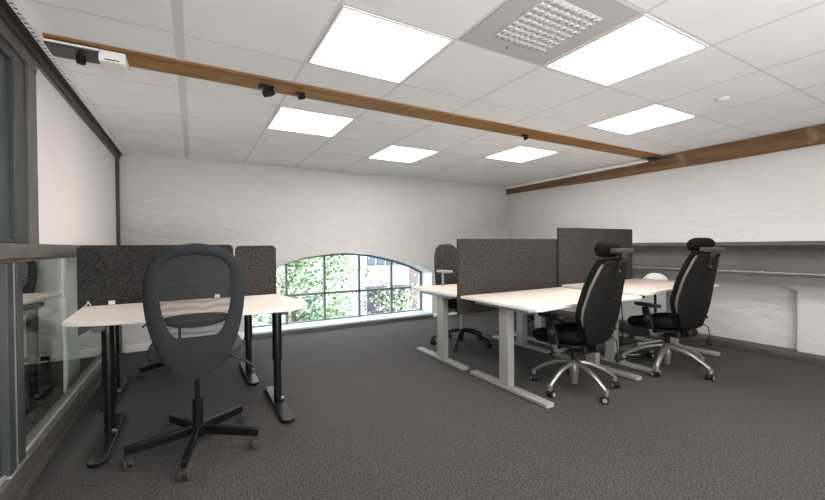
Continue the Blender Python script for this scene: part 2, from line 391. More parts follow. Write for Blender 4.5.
# sloped head of the recess
struct(MB().add([(XLOW-0.088, 1.5605, 0.70), (XLOW-0.088, 2.2, 0.93), (XLOW-0.088, 1.5605, 1.2), (XLOW+0.01, 1.5605, 0.70), (XLOW+0.01, 2.2, 0.93), (XLOW+0.01, 1.5605, 1.2)],
      [(0,1,2),(3,5,4),(0,3,4,1),(1,4,5,2),(2,5,3,0)]).build('trim_3', M_side, smooth=0))
struct(MB().bb((XLEDGE, YN, 0), (XLOW, YB, 0.052)).build('baseboard_right', M_skirt, bevel=0.004))
# wall behind the camera
struct(MB().bb((-3.6, YN-0.2, -0.2), (6.0, YN, CZ+0.3)).build('wall_near', M_back, smooth=0))
# left wall, upper part: steel lintel, white infill panel, posts, dark window
lw = MB()
lw.bb((XL-0.10, 2.90, 1.25), (XL-0.012, YB-0.11, 2.27))
lw.bb((XL-0.10, YN, 2.34), (XL-0.02, YB, CZ+0.3))
struct(lw.build('wall_left', M_panel, smooth=0))
struct(MB().bb((XL-0.10, YB-0.11, 0.0), (XL+0.02, YB-0.055, 2.27), 0).bb((XL-0.10, YB-0.05, 0.0), (XL+0.005, YB, 2.27), 1).build('trim_4', [M_dsteel, M_mull], bevel=0.002))
struct(MB().bb((XL-0.03, 2.777, 1.25), (XL+0.0, 2.898, 2.27)).bb((XL-0.12, YN, 2.195), (XL+0.005, 2.898, 2.305)).bb((XL-0.12, 2.898, 2.25), (XL+0.005, YB, 2.305)).build('trim_5', M_steel, bevel=0.003))
struct(MB().bb((XL-0.12, YN, 2.306), (XL+0.05, YB, 2.325)).bb((XL+0.006, YN, 2.262), (XL+0.024, YB, 2.305)).build('trim_6', M_dsteel, bevel=0.002))
w2 = MB()
w2.bb((XL-0.05, 2.60, 1.25), (XL-0.006, 2.69, 2.194)).bb((XL-0.05, 2.70, 1.25), (XL-0.012, 2.776, 2.194)).bb((XL-0.05, 0.2, 2.14), (XL-0.008, 2.5995, 2.194)).bb((XL-0.05, 0.2, 1.25), (XL-0.012, 2.5995, 1.275)).bb((XL-0.05, YN, 1.25), (XL-0.02, 0.1995, 2.194))
wo = struct(w2.build('window_2', M_mull, bevel=0.004))
MB().bb((XL-0.04, 0.2, 1.276), (XL-0.025, 2.599, 2.139)).build('glass_pane', M_dglass, wo, smooth=0)
# steel parapet rail and glass balustrade below
struct(MB().bb((XL-0.13, YN, 1.174), (XL+0.0, YB-0.11, 1.249)).bb((XL-0.10, YN, 1.155), (XL-0.02, YB-0.11, 1.1735)).build('trim_7', M_rail, bevel=0.004))
struct(MB().bb((XL-0.10, YN, 0.055), (XL-0.002, YB-0.11, 0.15)).bb((XL-0.12, YN, 0.0), (XL+0.008, YB-0.11, 0.05)).build('trim_8', M_steel, bevel=0.004))
gp_ = MB()
for ya, yb in ((YN, 2.50), (2.69, YB-0.11)):
    gp_.bb((XL-0.052, ya, 0.15), (XL-0.042, yb, 1.155))
w3 = struct(gp_.build('window_3', M_pglass, smooth=0))
b3 = MB()
b3.bb((XL-0.041, 2.69, 0.1505), (XL-0.026, YB-0.11, 0.165)).bb((XL-0.041, YN, 0.1505), (XL-0.026, 2.50, 0.165))
b3.build('glazing_bead', M_alu, w3, smooth=0)
b4 = MB()
for ya, yb, mi in ((2.50, 2.572, 0), (2.576, 2.62, 1), (2.624, 2.69, 0)): b4.bb((XL-0.08, ya, 0.151), (XL-0.012 - (0.008 if mi else 0), yb, 1.154), mi)
b4.bb((XL-0.07, 2.48, 0.151), (XL-0.005, 2.71, 0.157), 1)
b4.build('mullion', [M_mull, M_alu], w3, bevel=0.003)
# the dim space beyond the balustrade: floor and a whitewashed pillar
struct(MB().bb((-3.4, YN, -0.2), (XL-0.12, YB, -0.001)).build('floor_beyond', M_carpet, smooth=0))
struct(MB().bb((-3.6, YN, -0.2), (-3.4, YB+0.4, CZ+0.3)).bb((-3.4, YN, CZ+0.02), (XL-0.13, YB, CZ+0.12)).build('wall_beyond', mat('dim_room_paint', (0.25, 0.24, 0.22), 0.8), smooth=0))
pl = MB(); rings = []
for i in range(9):
    z = (CZ+0.02)*i/8; dx = 0.012*math.sin(i*1.7); w_ = 0.0
    rings.append([(-0.965, 4.26+dx, z), (-0.935+dx*0.6, 4.27+dx, z), (-0.935-dx*0.5, 4.70, z), (-0.965, 4.71, z)])
pl.loft(rings)
struct(pl.build('wall_pillar', M_white, bevel=0.02))

# ================================================================== TIMBER BEAMS & STEEL
b = MB().bb((XL+0.05, 2.70, CZ-0.012), (5.20, 2.915, CZ+0.2))
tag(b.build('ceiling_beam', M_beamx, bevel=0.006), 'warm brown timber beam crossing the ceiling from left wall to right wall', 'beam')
mb = MB(); rings = []
for i in range(24):
    y = YN+(YB-YN-0.01)*i/23; zb = 2.165+0.004*math.sin(i*1.3)+(0.03*max(0, (y-3.2)/2.4)); xf = 5.20+0.004*math.sin(i*2.1)+0.05*max(0, (y-3.0)/2.6)
    rings.append([(xf, y, zb+0.01), (xf+0.012, y, zb), (XU-0.001, y, zb), (XU-0.001, y, CZ-0.003), (xf, y, CZ-0.003)])
mb.loft(rings)
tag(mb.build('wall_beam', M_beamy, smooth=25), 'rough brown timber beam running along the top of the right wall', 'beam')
sb = thing('steel_beam', 'brown-grey steel girder along the right wall above the recess', 'girder', (5.3, YN, 0.87))
for nm, a, c, mt in (('upper_flange', (5.27, YN, 1.190), (5.66, YB-0.01, 1.233), M_flange), ('web', (5.47, YN, 0.895), (5.50, YB-0.01, 1.19), M_web), ('lower_flange', (5.31, YN, 0.868), (5.66, YB-0.01, 0.895), M_flange)):
    o = MB().bb(a, c).build(nm, mt, bevel=0.004)
    o.parent = sb; o.location = (-5.3, -YN, -0.87)
# thin pipe with clips on the lower flange
pp = MB().tube([(5.325, YN, 0.903), (5.325, 1.5, 0.903), (5.325, 3.4, 0.903), (5.325, YB-0.02, 0.903)], 0.007, 8)
for y in (1.75, 2.35, 2.0): pp.box((5.322, y, 0.907), (0.02, 0.03, 0.02))
tag(pp.build('cable_conduit', M_alu), 'thin metal conduit lying along the lower edge of the steel girder', 'pipe')
# white pipe beside the wall beam
tag(MB().tube([(5.165, 2.86, CZ-0.032), (5.165, 2.9, CZ-0.032), (5.215, YB-0.01, CZ-0.032)], [0.02, 0.026, 0.026], 14).build('white_pipe', M_white), 'white round pipe running below the ceiling beside the rear part of the wall beam', 'pipe')
hb = thing('beam_bracket', 'small dark bracket where the crossing beam meets the wall beam', 'bracket', (5.15, 2.80, CZ-0.03))
MB().box((0,0,0), (0.12, 0.09, 0.035)).build('plate', M_dsteel, hb, bevel=0.004)
MB().cyl((-0.02, 0.01, -0.03), (-0.02, 0.01, 0.0), 0.018, 12).build('bolt', M_dsteel, hb)

# perforated cable strip under the ceiling on the left
cs = MB(); x0, x1 = XL+0.052, XL+0.078
cs.bb((x0+0.0185, YN, 2.30), (x1, YB-0.02, 2.342), 0)
y = 0.6
cs.bb((x0, YN, 2.300), (x0+0.002, YB-0.02, 2.342), 0)
while y < YB-0.05:
    cs.bb((x0+0.002, y, 2.2985), (x0+0.018, y+0.024, 2.302), 0); y += 0.044
cs.bb((x0+0.002, YN, 2.303), (x0+0.018, YB-0.02, 2.305), 1)
tag(cs.build('perforated_rail', [M_plastic, M_edge], smooth=0), 'white perforated strip under the ceiling above the left glazing', 'rail')
# steel arm and white box at the left end of the beam
ba = thing('steel_bracket', 'dark steel bracket fixed under the left end of the crossing beam', 'bracket', (-0.584, 2.8, CZ-0.03))
MB().bb((-0.10, -0.085, -0.012), (0.145, 0.085, 0.014)).build('plate', M_dsteel, ba, bevel=0.004)
MB().bb((-0.10, -0.098, -0.004), (0.145, -0.086, 0.006)).build('lip', M_plastic, ba, bevel=0.002)
MB().cyl((0.05, 0.01, -0.055), (0.05, 0.01, -0.012), 0.022, 16).build('knob', M_blackp, ba, bevel=0.004)
jb = thing('junction_box', 'white plastic box mounted on the crossing beam near the left glazing', 'box', (-0.445, 2.79, CZ-0.045))
MB().bb((0.0, -0.07, -0.035), (0.125, 0.085, 0.03)).build('housing', M_plastic, jb, bevel=0.008)
MB().bb((0.03, -0.073, -0.026), (0.095, -0.069, -0.020)).build('slot', M_edge, jb)
# little black spotlights on the beam
def spot(x, y, s, label):
    t = thing('spotlight', label, 'spotlight', (x, y, CZ-0.0125), 0)
    MB().box((0, 0, -0.005), (0.085*s, 0.06*s, 0.01)).build('base_plate', M_blackp, t, bevel=0.003)
    MB().bar((0, 0, -0.008), (0.02*s, 0, -0.035*s), 0.02*s, 0.03*s).build('bracket', M_blackp, t)
    MB().tube([(0.045*s, 0, -0.025*s), (0.03*s, 0, -0.032*s), (-0.012*s, -0.012*s, -0.052*s)], [0.018*s, 0.022*s, 0.022*s], 14).build('lamp_head', M_blackp, t, bevel=0.002)
    return t
spot(0.45, 2.82, 1.15, 'larger black spotlight on the beam, left of its smaller neighbour')
spot(0.685, 2.83, 0.75, 'smaller black spotlight on the beam, just right of the larger one')
spot(2.93, 2.84, 0.75, 'black spotlight alone on the right half of the crossing beam')

# ================================================================== CEILING FITTINGS
names = {(1, 0): 'square lit ceiling panel, largest in view, before the beam over the front-left desk side',}
proto = None
def light(x0, x1, y0, y1, label):
    t = thing('ceiling_light', label, 'ceiling light', ((x0+x1)/2, (y0+y1)/2, CZ-0.004), 0, 'square LED panels in the ceiling grid')
    w, h = (x1-x0)/2-0.012, (y1-y0)/2-0.010
    f = MB()
    for a, c in (((-w,-h,-0.001),(w,-h+0.014,0.013)), ((-w,h-0.014,-0.001),(w,h,0.013)), ((-w,-h+0.014,-0.001),(-w+0.014,h-0.014,0.013)), ((w-0.014,-h+0.014,-0.001),(w,h-0.014,0.013))): f.bb(a, c)
    f.build('frame', M_white, t)
    MB().bb((-w+0.0142, -h+0.0142, 0.002), (w-0.0142, h-0.0142, 0.010)).build('diffuser', M_light, t, smooth=0)
LAB = {(1, 1.717): 'large lit square ceiling panel before the beam, left of the round-holed vent',
       (3, 1.072): 'large lit square ceiling panel directly right of the round-holed vent',
       (5, 1.717): 'lit square ceiling panel before the beam, nearest the right wall',
       (1, 3.197): 'lit square ceiling panel behind the beam, leftmost, above the left desks',
       (3, 3.845): 'farthest lit ceiling panel, behind the beam nearest the back wall',
       (5, 3.197): 'lit square ceiling panel behind the beam, nearest the right wall'}
for x0, x1, y0, y1 in CELLS:
    k = round((x0-g0)/gp); lab = None
    for (a, b_), s in LAB.items():
        if a == k and abs(b_-y0) < 0.01: lab = s
    light(x0, x1, y0, y1, lab or 'unseen lit square ceiling panel added behind the viewer as fill light')
light(-2.6, -1.95, 2.4, 3.05, 'unseen ceiling panel added to light the space beyond the glass balustrade')  # this and the next panels: added out of view to brighten the far space
light(-2.6, -1.95, 3.9, 4.55, 'unseen ceiling panel added to light the space beyond the glass balustrade')
light(-1.6, -0.95, 2.4, 3.05, 'unseen ceiling panel added to light the space beyond the glass balustrade')
light(-2.6, -1.95, 0.4, 1.05, 'unseen ceiling panel added to light the space beyond the glass balustrade')
# vent tile with twisted dimples
x0, x1, y0, y1 = VC
vt = thing('ceiling_vent', 'grey square ceiling vent with a white grid of round swirl nozzles', 'vent', ((x0+x1)/2, (y0+y1)/2, CZ-0.004))
w, h = (x1-x0)/2-0.012, (y1-y0)/2-0.010
MB().bb((-w, -h, 0), (w, h, 0.012)).build('plate', mat('vent_plate_grey', (0.50, 0.48, 0.455), 0.6), vt, bevel=0.003)
MB().bb((-0.19, -0.19, -0.006), (0.19, 0.19, 0.0)).build('nozzle_field', mat('vent_grid_grey', (0.6, 0.6, 0.595), 0.6), vt, bevel=0.002)
noz = MB(); hol = MB()
for i in range(9):
    for j in range(9):
        cx, cy = -0.168+0.042*i, -0.168+0.042*j
        q = (0 if i < 4.5 else 1)+(0 if j < 4.5 else 2)
        dx, dy = ((1,1),(1,-1),(-1,1),(-1,-1))[q]
        ring = []
        noz.tube([(cx, cy, -0.006), (cx, cy, -0.011)], [0.019, 0.014], 12)
        hol.cyl((cx+dx*0.004, cy+dy*0.004, -0.0125), (cx+dx*0.004, cy+dy*0.004, -0.0105), 0.0085, 10)
o = noz.build('nozzles', mat('vent_grid_grey', (0.6, 0.6, 0.595), 0.6), vt); o['kind'] = 'stuff'
o = hol.build('nozzle_holes', mat('vent_hole_grey', (0.34, 0.33, 0.32), 0.8), vt); o['kind'] = 'stuff'
MB().cyl((-0.03, 0.25, -0.003), (-0.03, 0.25, 0.0), 0.006, 10).build('screw', M_dsteel, vt)
def detector(x, y, r, label):
    t = thing('ceiling_sensor', label, 'sensor', (x, y, CZ-0.002))
    MB().tube([(0,0,0), (0,0,-0.006), (0,0,-0.014), (0,0,-0.017)], [r, r, r*0.8, r*0.55], 24).build('cover', M_plastic, t)
    MB().cyl((0,0,-0.0005), (0,0,-0.003), r*1.12, 24).build('rim', M_tee, t)
detector(3.58, 1.42, 0.045, 'round white ceiling sensor before the beam, right of the lit panels')
detector(0.70, 4.23, 0.04, 'round white ceiling sensor behind the beam, over the left desks')
detector(3.51, 4.16, 0.045, 'round white ceiling sensor behind the beam beside the right rear panel')
detector(4.17, 4.85, 0.045, 'round white ceiling sensor closest to the back right corner')

# ================================================================== LEFT DESKS
def left_desk(name, label, poly, z, feetx, fy0, fy1, legy, group):
    t = thing(name, label, 'desk', (0, 0, 0), 0, group)
    top = MB().prism(poly, z-0.004, z, 0); top.prism(poly, z-0.024, z-0.004, 1)
    top.build('desktop', [M_top, M_topw], t, bevel=0.003, smooth=30)
    for x in feetx:
        lg = MB().cyl((x, legy, 0.35), (x, legy, z-0.05), 0.036, 20).cyl((x, legy, 0.035), (x, legy, 0.36), 0.029, 20).cyl((x, legy, 0.345), (x, legy, 0.365), 0.039, 20)
        l_ = lg.build('leg', M_black, t, bevel=0.002)
        ft = MB(); rings = []
        pl_ = []
        for k in range(9):
            a = PI+PI*k/8; pl_.append((x+0.045*math.cos(a), fy0+0.045+0.045*math.sin(a)))
        pl_ += [(x+0.045, fy1-0.02), (x+0.03, fy1), (x-0.03, fy1), (x-0.045, fy1-0.02)]
        ft.prism(pl_, 0.012, 0.034)
        ft.cyl((x, fy0+0.05, 0.0), (x, fy0+0.05, 0.012), 0.025, 12).cyl((x, fy1-0.05, 0.0), (x, fy1-0.05, 0.012), 0.025, 12)
        ft.build('foot', M_black, l_, bevel=0.004)
        MB().cyl((x+0.028, legy-0.03, 0.05), (x+0.028, legy-0.045, 0.04), 0.014, 10).build('bolt', M_chrome, l_)
        MB().bar((x, fy0+0.12, z-0.045), (x, fy1-0.1, z-0.045), 0.05, 0.035).build('bracket', M_black, t, bevel=0.003)
    MB().bb((feetx[0], legy-0.03, z-0.075), (feetx[1], legy+0.03, z-0.035)).build('crossbar', M_black, t, bevel=0.003)
    return t
LZ = 0.80
pf = smooth_poly([(-0.655, 2.90), (-0.50, 2.80), (-0.20, 2.757), (0.19, 2.738), (0.45, 2.725), (0.585, 2.728), (0.70, 2.82), (0.745, 2.90), (0.725, 3.15), (0.68, 3.55)], 4)
# straight back edge
pf = [p for p in pf if p[1] < 3.56]
def cleanf(P_):
    P2 = [p for p in P_]
    return P2
pfront = [(-0.66, 2.915), (-0.61, 2.865), (-0.50, 2.815), (-0.23, 2.765), (0.19, 2.738), (0.45, 2.727), (0.58, 2.732), (0.66, 2.775), (0.725, 2.86), (0.745, 2.91), (0.742, 2.96), (0.70, 3.30), (0.655, 3.615), (-0.70, 3.615)]
left_desk('desk', 'boat-shaped desk with black legs nearest the viewer on the left', pfront, LZ, (-0.485, 0.56), 2.71, 3.46, 3.14, 'desks by the left glazing')
prear = [(-0.70, 3.66), (0.655, 3.66), (0.70, 3.95), (0.742, 4.30), (0.73, 4.37), (0.66, 4.46), (0.58, 4.50), (0.2, 4.51), (-0.3, 4.49), (-0.55, 4.42), (-0.66, 4.33)]
left_desk('desk', 'boat-shaped desk with black legs on the far side of the left felt screens', prear, LZ, (-0.575, 0.45), 3.61, 4.38, 4.0, 'desks by the left glazing')
def screen(label, x0, x1, y, z0, z1, mt, clips, r=0.03, th=0.028, desk_z=0.80, group=None, cf=True):
    t = thing('desk_screen', label, 'desk screen', ((x0+x1)/2, y, z0), 0, group)
    w = (x1-x0)/2; P_ = rrect(-w, 0, w, z1-z0, r, 5)
    mb = MB(); n = len(P_)
    mb.add([(a, -th/2, b_) for a, b_ in P_]+[(a, th/2, b_) for a, b_ in P_], [tuple(range(n)), tuple(range(n, 2*n))[::-1]]+[(k, (k+1) % n, (k+1) % n+n, k+n) for k in range(n)])
    mb.build('panel', mt, t, bevel=0.006, smooth=40)
    for cx in clips:
        MB().bb((cx-(x0+x1)/2-0.02, -th/2-0.012, desk_z-z0+0.001), (cx-(x0+x1)/2+0.02, -th/2, desk_z-z0+0.03)).build('clip', M_plastic, t, bevel=0.003)
    return t
screen('wide charcoal felt screen between the left desks, partly behind the mesh chair', -0.735, 0.298, 3.638, LZ-0.06, 1.245, M_felt2, (-0.535, 0.17), 0.04)
screen('narrow charcoal felt screen at the window end of the left desks', 0.312, 0.648, 3.638, LZ-0.06, 1.235, M_felt, (), 0.04)
# bracket under the desk at the wall
tag(MB().prism([(0,0),(0.22,0),(0.18,0.03),(0.10,0.12),(0,0.18)], -0.012, 0.012).build('corner_bracket', M_dsteel), 'dark triangular bracket under the wall end of the front-left desk', 'bracket')
o = bpy.data.objects['corner_bracket']; o.rotation_euler = (-PI/2, 0, 0); o.location = (-0.725, 3.59, LZ-0.026)
# cable on the desktop by the glazing
tag(MB().tube([(-0.685, 3.58, LZ+0.004), (-0.67, 3.57, LZ+0.02), (-0.66, 3.55, LZ+0.04), (-0.645, 3.53, LZ+0.02), (-0.63, 3.51, LZ+0.004)], 0.004, 8).build('cable_loop', M_plastic), 'short white cable end looped on the front-left desk by the glazing', 'cable')

# furniture seen through the glass balustrade
left_desk('desk', 'desk with black legs seen through the glass balustrade on the left', [(-1.20, 3.98), (-1.05, 4.93), (-1.08, 4.97), (-1.3, 5.0), (-2.6, 5.0), (-2.6, 3.9), (-1.3, 3.9)], 0.80, (-1.13, -2.4), 3.70, 4.50, 4.2, None)
# ================================================================== RIGHT BENCH DESKS
def bench_desk(label, x0, x1, y0, y1, z, front, fx, legy):
    """front = -1: user edge towards the viewer; +1: towards the back wall"""
    t = thing('desk', label, 'desk', (0, 0, 0), 0, 'silver-legged desks in the right block')
    P_ = []; n = 16; yu, yo = (y0, y1) if front < 0 else (y1, y0); s = -front
    xa, xb = x0, x1
    P_ += [(xa, yo), (xa, yu+s*0.05), (xa+0.015, yu+s*0.015), (xa+0.05, yu)]
    for i in range(1, n):
        u = i/n; P_.append((xa+0.05+(xb-xa-0.1)*u, yu+s*0.045*math.sin(PI*u)**1.0))
    P_ += [(xb-0.05, yu), (xb-0.015, yu+s*0.015), (xb, yu+s*0.05), (xb, yo)]
    MB().prism(P_, z-0.004, z, 0).prism(P_, z-0.024, z-0.004, 1).build('desktop', [M_top, M_topw], t, bevel=0.003, smooth=30)
    for x in fx:
        l_ = MB().bb((x-0.035, legy-0.055, 0.034), (x+0.035, legy+0.055, z-0.06)).build('leg', M_alu, t, bevel=0.004)
        MB().bb((x-0.04, y0-0.03+0.012, 0.006), (x+0.04, y1-0.072, 0.036)).build('foot', M_alu, l_, bevel=0.004)
        MB().bb((x-0.039, y0-0.032, 0.005), (x+0.039, y0-0.0185, 0.035)).build('foot_cap', M_cap, l_, bevel=0.002)
        MB().bb((x-0.039, y1-0.0715, 0.005), (x+0.039, y1-0.06, 0.035)).build('foot_cap', M_cap, l_, bevel=0.002)
        MB().bb((x-0.04, y0+0.14, z-0.06), (x+0.04, y1-0.14, z-0.026)).build('bracket', M_alu, t, bevel=0.006)
    MB().bb((fx[0], legy-0.03, z-0.085), (fx[1], legy+0.03, z-0.05)).build('crossbar', M_alu, t, bevel=0.003)
    return t
bench_desk('silver-legged desk in the right block, nearest the viewer at its left end', 2.20, 3.585, 2.02, 2.96, 0.742, -1, (2.30, 3.44), 2.45)
bench_desk('slightly raised silver-legged desk at the near right end of the block', 3.60, 5.06, 2.02, 2.948, 0.768, -1, (3.75, 4.92), 2.45)
bench_desk('silver-legged desk in the right block, behind the low screen near the window', 2.20, 3.585, 3.035, 3.95, 0.742, 1, (2.29, 3.44), 3.40)
bench_desk('silver-legged desk in the right block, behind the taller screen', 3.60, 5.06, 3.035, 3.95, 0.742, 1, (3.75, 4.92), 3.40)
screen('lower dark grey felt screen on the left half of the right desk block', 2.195, 3.60, 2.998, 0.56, 1.285, M_felt, (), 0.008, 0.03)
screen('taller dark grey felt screen on the right half of the desk block', 3.56, 4.965, 2.966, 0.62, 1.412, M_felt, (), 0.008, 0.03)
# small knob under raised desk, power strip and tray, cables
tag(MB().cyl((3.72, 2.12, 0.705), (3.72, 2.12, 0.742), 0.025, 14).build('desk_control', M_blackp, bevel=0.004), 'small black height control under the raised desk near the first black chair', 'switch')
cb = MB(); 
cb.tube([(3.66, 2.3, 0.742), (3.65, 2.28, 0.6), (3.70, 2.3, 0.42), (3.78, 2.35, 0.28), (3.95, 2.5, 0.06), (4.25, 2.6, 0.012), (4.5, 2.62, 0.05)], 0.005, 8)
tag(cb.build('power_cable', M_blackp), 'thin black cable hanging from the raised desk to the floor', 'cable')
tag(MB().tube([(4.1, 2.5, 0.012), (4.2, 2.42, 0.02), (4.3, 2.5, 0.012), (4.28, 2.62, 0.02), (4.18, 2.66, 0.012), (4.4, 2.7, 0.012), (4.5, 2.64, 0.05)], 0.005, 8).build('loose_cable', M_plastic), 'pale cable curled on the carpet under the raised desk', 'cable')
tr = thing('cable_tray', 'silver metal cable tray lying under the raised desk', 'cable tray', (4.42, 2.60, 0), -0.15)
MB().bb((-0.33, -0.05, 0.004), (0.33, 0.05, 0.010)).bb((-0.33, -0.055, 0.004), (0.33, -0.049, 0.045)).bb((-0.33, 0.049, 0.004), (0.33, 0.055, 0.045)).build('trough', M_alu, tr, bevel=0.002)
ps = thing('power_strip', 'white four-socket power strip resting on the cable tray', 'power strip', (4.62, 2.565, 0.047), -0.15)
MB().bb((-0.17, -0.056, 0), (0.17, 0.01, 0.04)).build('body', M_plastic, ps, bevel=0.01)
for i in range(4): MB().cyl((-0.12+0.08*i, -0.022, 0.0395), (-0.12+0.08*i, -0.022, 0.0425), 0.022, 16).build('socket', M_castg, ps)

# ================================================================== CHAIRS
def caster(parent, x, y, ang, r, hood_m, rim_m, wheel_m, top, w=0.05):
    """twin wheel caster; a part of the base with two wheels under it"""
    ca, sa = math.cos(ang), math.sin(ang)
    def T(u, v, z): return (x+u*ca-v*sa, y+u*sa+v*ca, z)
    h = MB(); h.cyl((x, y, r), (x, y, top), 0.008, 10)
    rings = []
    for k in range(9):
        a = PI*0.02+PI*0.8*k/8
        rings.append([T(0.012+math.cos(a)*(r+0.003), -0.009, r+math.sin(a)*(r+0.003)), T(0.012+math.cos(a)*(r+0.003), 0.009, r+math.sin(a)*(r+0.003)), T(0.012+math.cos(a)*r*0.3, 0.009, r+math.sin(a)*r*0.3), T(0.012+math.cos(a)*r*0.3, -0.009, r+math.sin(a)*r*0.3)])
    h.loft(rings)
    c = h.build('caster', hood_m, parent)
    for s in (-1, 1):
        m_ = MB().tube([T(0.012, s*0.011, r), T(0.012, s*0.014, r), T(0.012, s*w*0.5, r), T(0.012, s*(w*0.5+0.004), r)], [r*0.9, r, r, r*0.86], 18, 0)
        m_.tube([T(0.012, s*(w*0.5+0.003), r), T(0.012, s*(w*0.5+0.006), r)], [r*0.62, r*0.55], 16, 1)
        m_.build('wheel', [wheel_m, rim_m], c)

def seat_cushion(w, d, z, th, waterfall=0.03, y0=0.0, pinch=0.0):
    """rounded cushion built as stacked rounded outlines"""
    rings = []
    for (s, zz) in ((0.80, 0.0), (0.94, 0.012), (1.0, 0.35*th), (1.0, 0.65*th), (0.95, 0.9*th), (0.80, th), (0.45, th*1.0)):
        P_ = rrect(-w/2*s, -d/2*s, w/2*s, d/2*s, min(w, d)*0.28*s, 5)
        R_ = []
        for x_, y_ in P_:
            v = y_/(d/2)
            dip = -waterfall*max(0, v)**2 + 0.012*max(0, -v)
            x2 = x_*(1-pinch*max(0, -v))
            R_.append((x2, y0+y_, z+zz+dip+0.018*(abs(x2)/(w/2))**2))
        rings.append(R_)
    return MB().loft(rings)

def mesh_chair(label, loc, rz):
    t = thing('office_chair', label, 'office chair', loc, rz, 'mesh-backed office chairs at the left desks')
    # base with straight bars
    base = MB().cyl((0,0,0.07), (0,0,0.145), 0.036, 20)
    b_ = base.build('base', M_black, t, bevel=0.003)
    for k in range(5):
        a = math.radians(115+72*k)-rz*0
        ex, ey = 0.365*math.cos(a), 0.365*math.sin(a)
        MB().bar((0.02*math.cos(a), 0.02*math.sin(a), 0.118), (ex, ey, 0.092), 0.032, 0.055, 0, 0.028, 0.046).build('base_arm', M_black, t, bevel=0.004)
        caster(b_, ex*0.97, ey*0.97, a+1.0+k, 0.026, M_castg, M_castg, M_castg, 0.09, 0.044)
    MB().cyl((0,0,0.14), (0,0,0.30), 0.029, 18).build('gas_cover', M_black, t)
    MB().cyl((0,0,0.29), (0,0,0.52), 0.014, 16).build('gas_lift', M_black, t)
    MB().bb((-0.09, -0.14, 0.51), (0.09, 0.12, 0.555)).build('mechanism', M_blackp, t, bevel=0.012)
    MB().tube([(0.08, 0.03, 0.535), (0.20, 0.03, 0.525), (0.27, 0.03, 0.49), (0.31, 0.03, 0.45)], [0.006, 0.006, 0.007, 0.009], 8).build('lever', M_black, t)
    seat_cushion(0.50, 0.46, 0.555, 0.095, 0.02, 0.03).build('seat', M_seatf, t, smooth=60, subsurf=1)
    # backrest ring
    outer = [(0, 1.245), (0.12, 1.222), (0.195, 1.17), (0.235, 1.09), (0.247, 0.99), (0.240, 0.87), (0.219, 0.76), (0.190, 0.665), (0.15, 0.58), (0.09, 0.515), (0, 0.49)]
    inner = [(0, 1.183), (0.10, 1.168), (0.153, 1.130), (0.172, 1.06), (0.174, 0.97), (0.164, 0.88), (0.148, 0.82), (0.128, 0.765), (0.10, 0.732), (0.05, 0.720), (0, 0.716)]
    def full(h): return [(x, z) for x, z in h]+[(-x, z) for x, z in h[-2:0:-1]]
    fo, fi = smooth_poly(full(outer), 4), smooth_poly(full(inner), 4)
    def yb(x, z): return -0.24-0.05*(z-0.5)+0.55*x*x - 0.05*max(0, (0.75-z))*0 + 0.13*max(0.0, z-1.0)**1.2*0 + 0.06*max(0, 0.78-z)
    n = len(fo); V = []; F = []
    lay = 4
    for j in range(lay+1):
        u = j/lay
        for k in range(n):
            x = fo[k][0]*(1-u)+fi[k][0]*u; z = fo[k][1]*(1-u)+fi[k][1]*u
            puff = 0.016*math.sin(PI*(0.12+0.76*u))
            V.append((x, yb(x, z)-puff, z))
    for j in range(lay+1):
        u = j/lay
        for k in range(n):
            x = fo[k][0]*(1-u)+fi[k][0]*u; z = fo[k][1]*(1-u)+fi[k][1]*u
            V.append((x, yb(x, z)+0.014*math.sin(PI*(0.12+0.76*u)), z))
    o2 = (lay+1)*n
    for j in range(lay):
        for k in range(n):
            a, b2 = j*n+k, j*n+(k+1) % n
            F.append((a, b2, b2+n, a+n)); F.append((a+o2, a+n+o2, b2+n+o2, b2+o2))
    for k in range(n):
        F.append((k, k+o2, (k+1) % n+o2, (k+1) % n))
        a, b2 = lay*n+k, lay*n+(k+1) % n; F.append((a, b2, b2+o2, a+o2))
    MB().add(V, F).build('back_frame', M_fab, t, smooth=70)
    # net: concentric fan
    V = []; F = []; cz = 0.93; L_ = 5
    for j in range(L_+1):
        u = 1-j/L_*0.98
        for k in range(n):
            x, z = fi[k][0]*1.02*u, cz+(fi[k][1]-cz)*1.02*u
            V.append((x, yb(x, z), z))
    for j in range(L_):
        for k in range(n):
            a, b2 = j*n+k, j*n+(k+1) % n; F.append((a, b2, b2+n, a+n))
    F.append(tuple(range(L_*n, L_*n+n)))
    MB().add(V, F).build('back_net', M_net, t, smooth=80)
    # lumbar pad
    rings = []
    for i in range(13):
        u = -1+2*i/12; x = 0.158*u; hh = 0.042*math.sqrt(max(0.02, 1-u*u*0.8)); zc = 0.822-0.006*(1-u*u)
        rings.append([(x, yb(x, 0.84)+0.03+0.014*math.cos(a), zc+hh*math.sin(a)) for a in [2*PI*k/10 for k in range(10)]])
    MB().loft(rings).build('lumbar_pad', M_blackp, t, smooth=60)
    MB().tube([(0, -0.10, 0.53), (0, -0.17, 0.535), (0, -0.20, 0.56), (0, -0.205, 0.62), (0, -0.205, 0.71)], [0.018, 0.018, 0.016, 0.013, 0.012], 12).build('back_stem', M_blackp, t)
    return t
mesh_chair('charcoal mesh-backed office chair nearest the viewer at the front-left desk', (0.012, 2.69, 0), 0)
mesh_chair('office chair with black straight-barred base behind the left felt screens', (-0.13, 4.52, 0), PI-0.2)

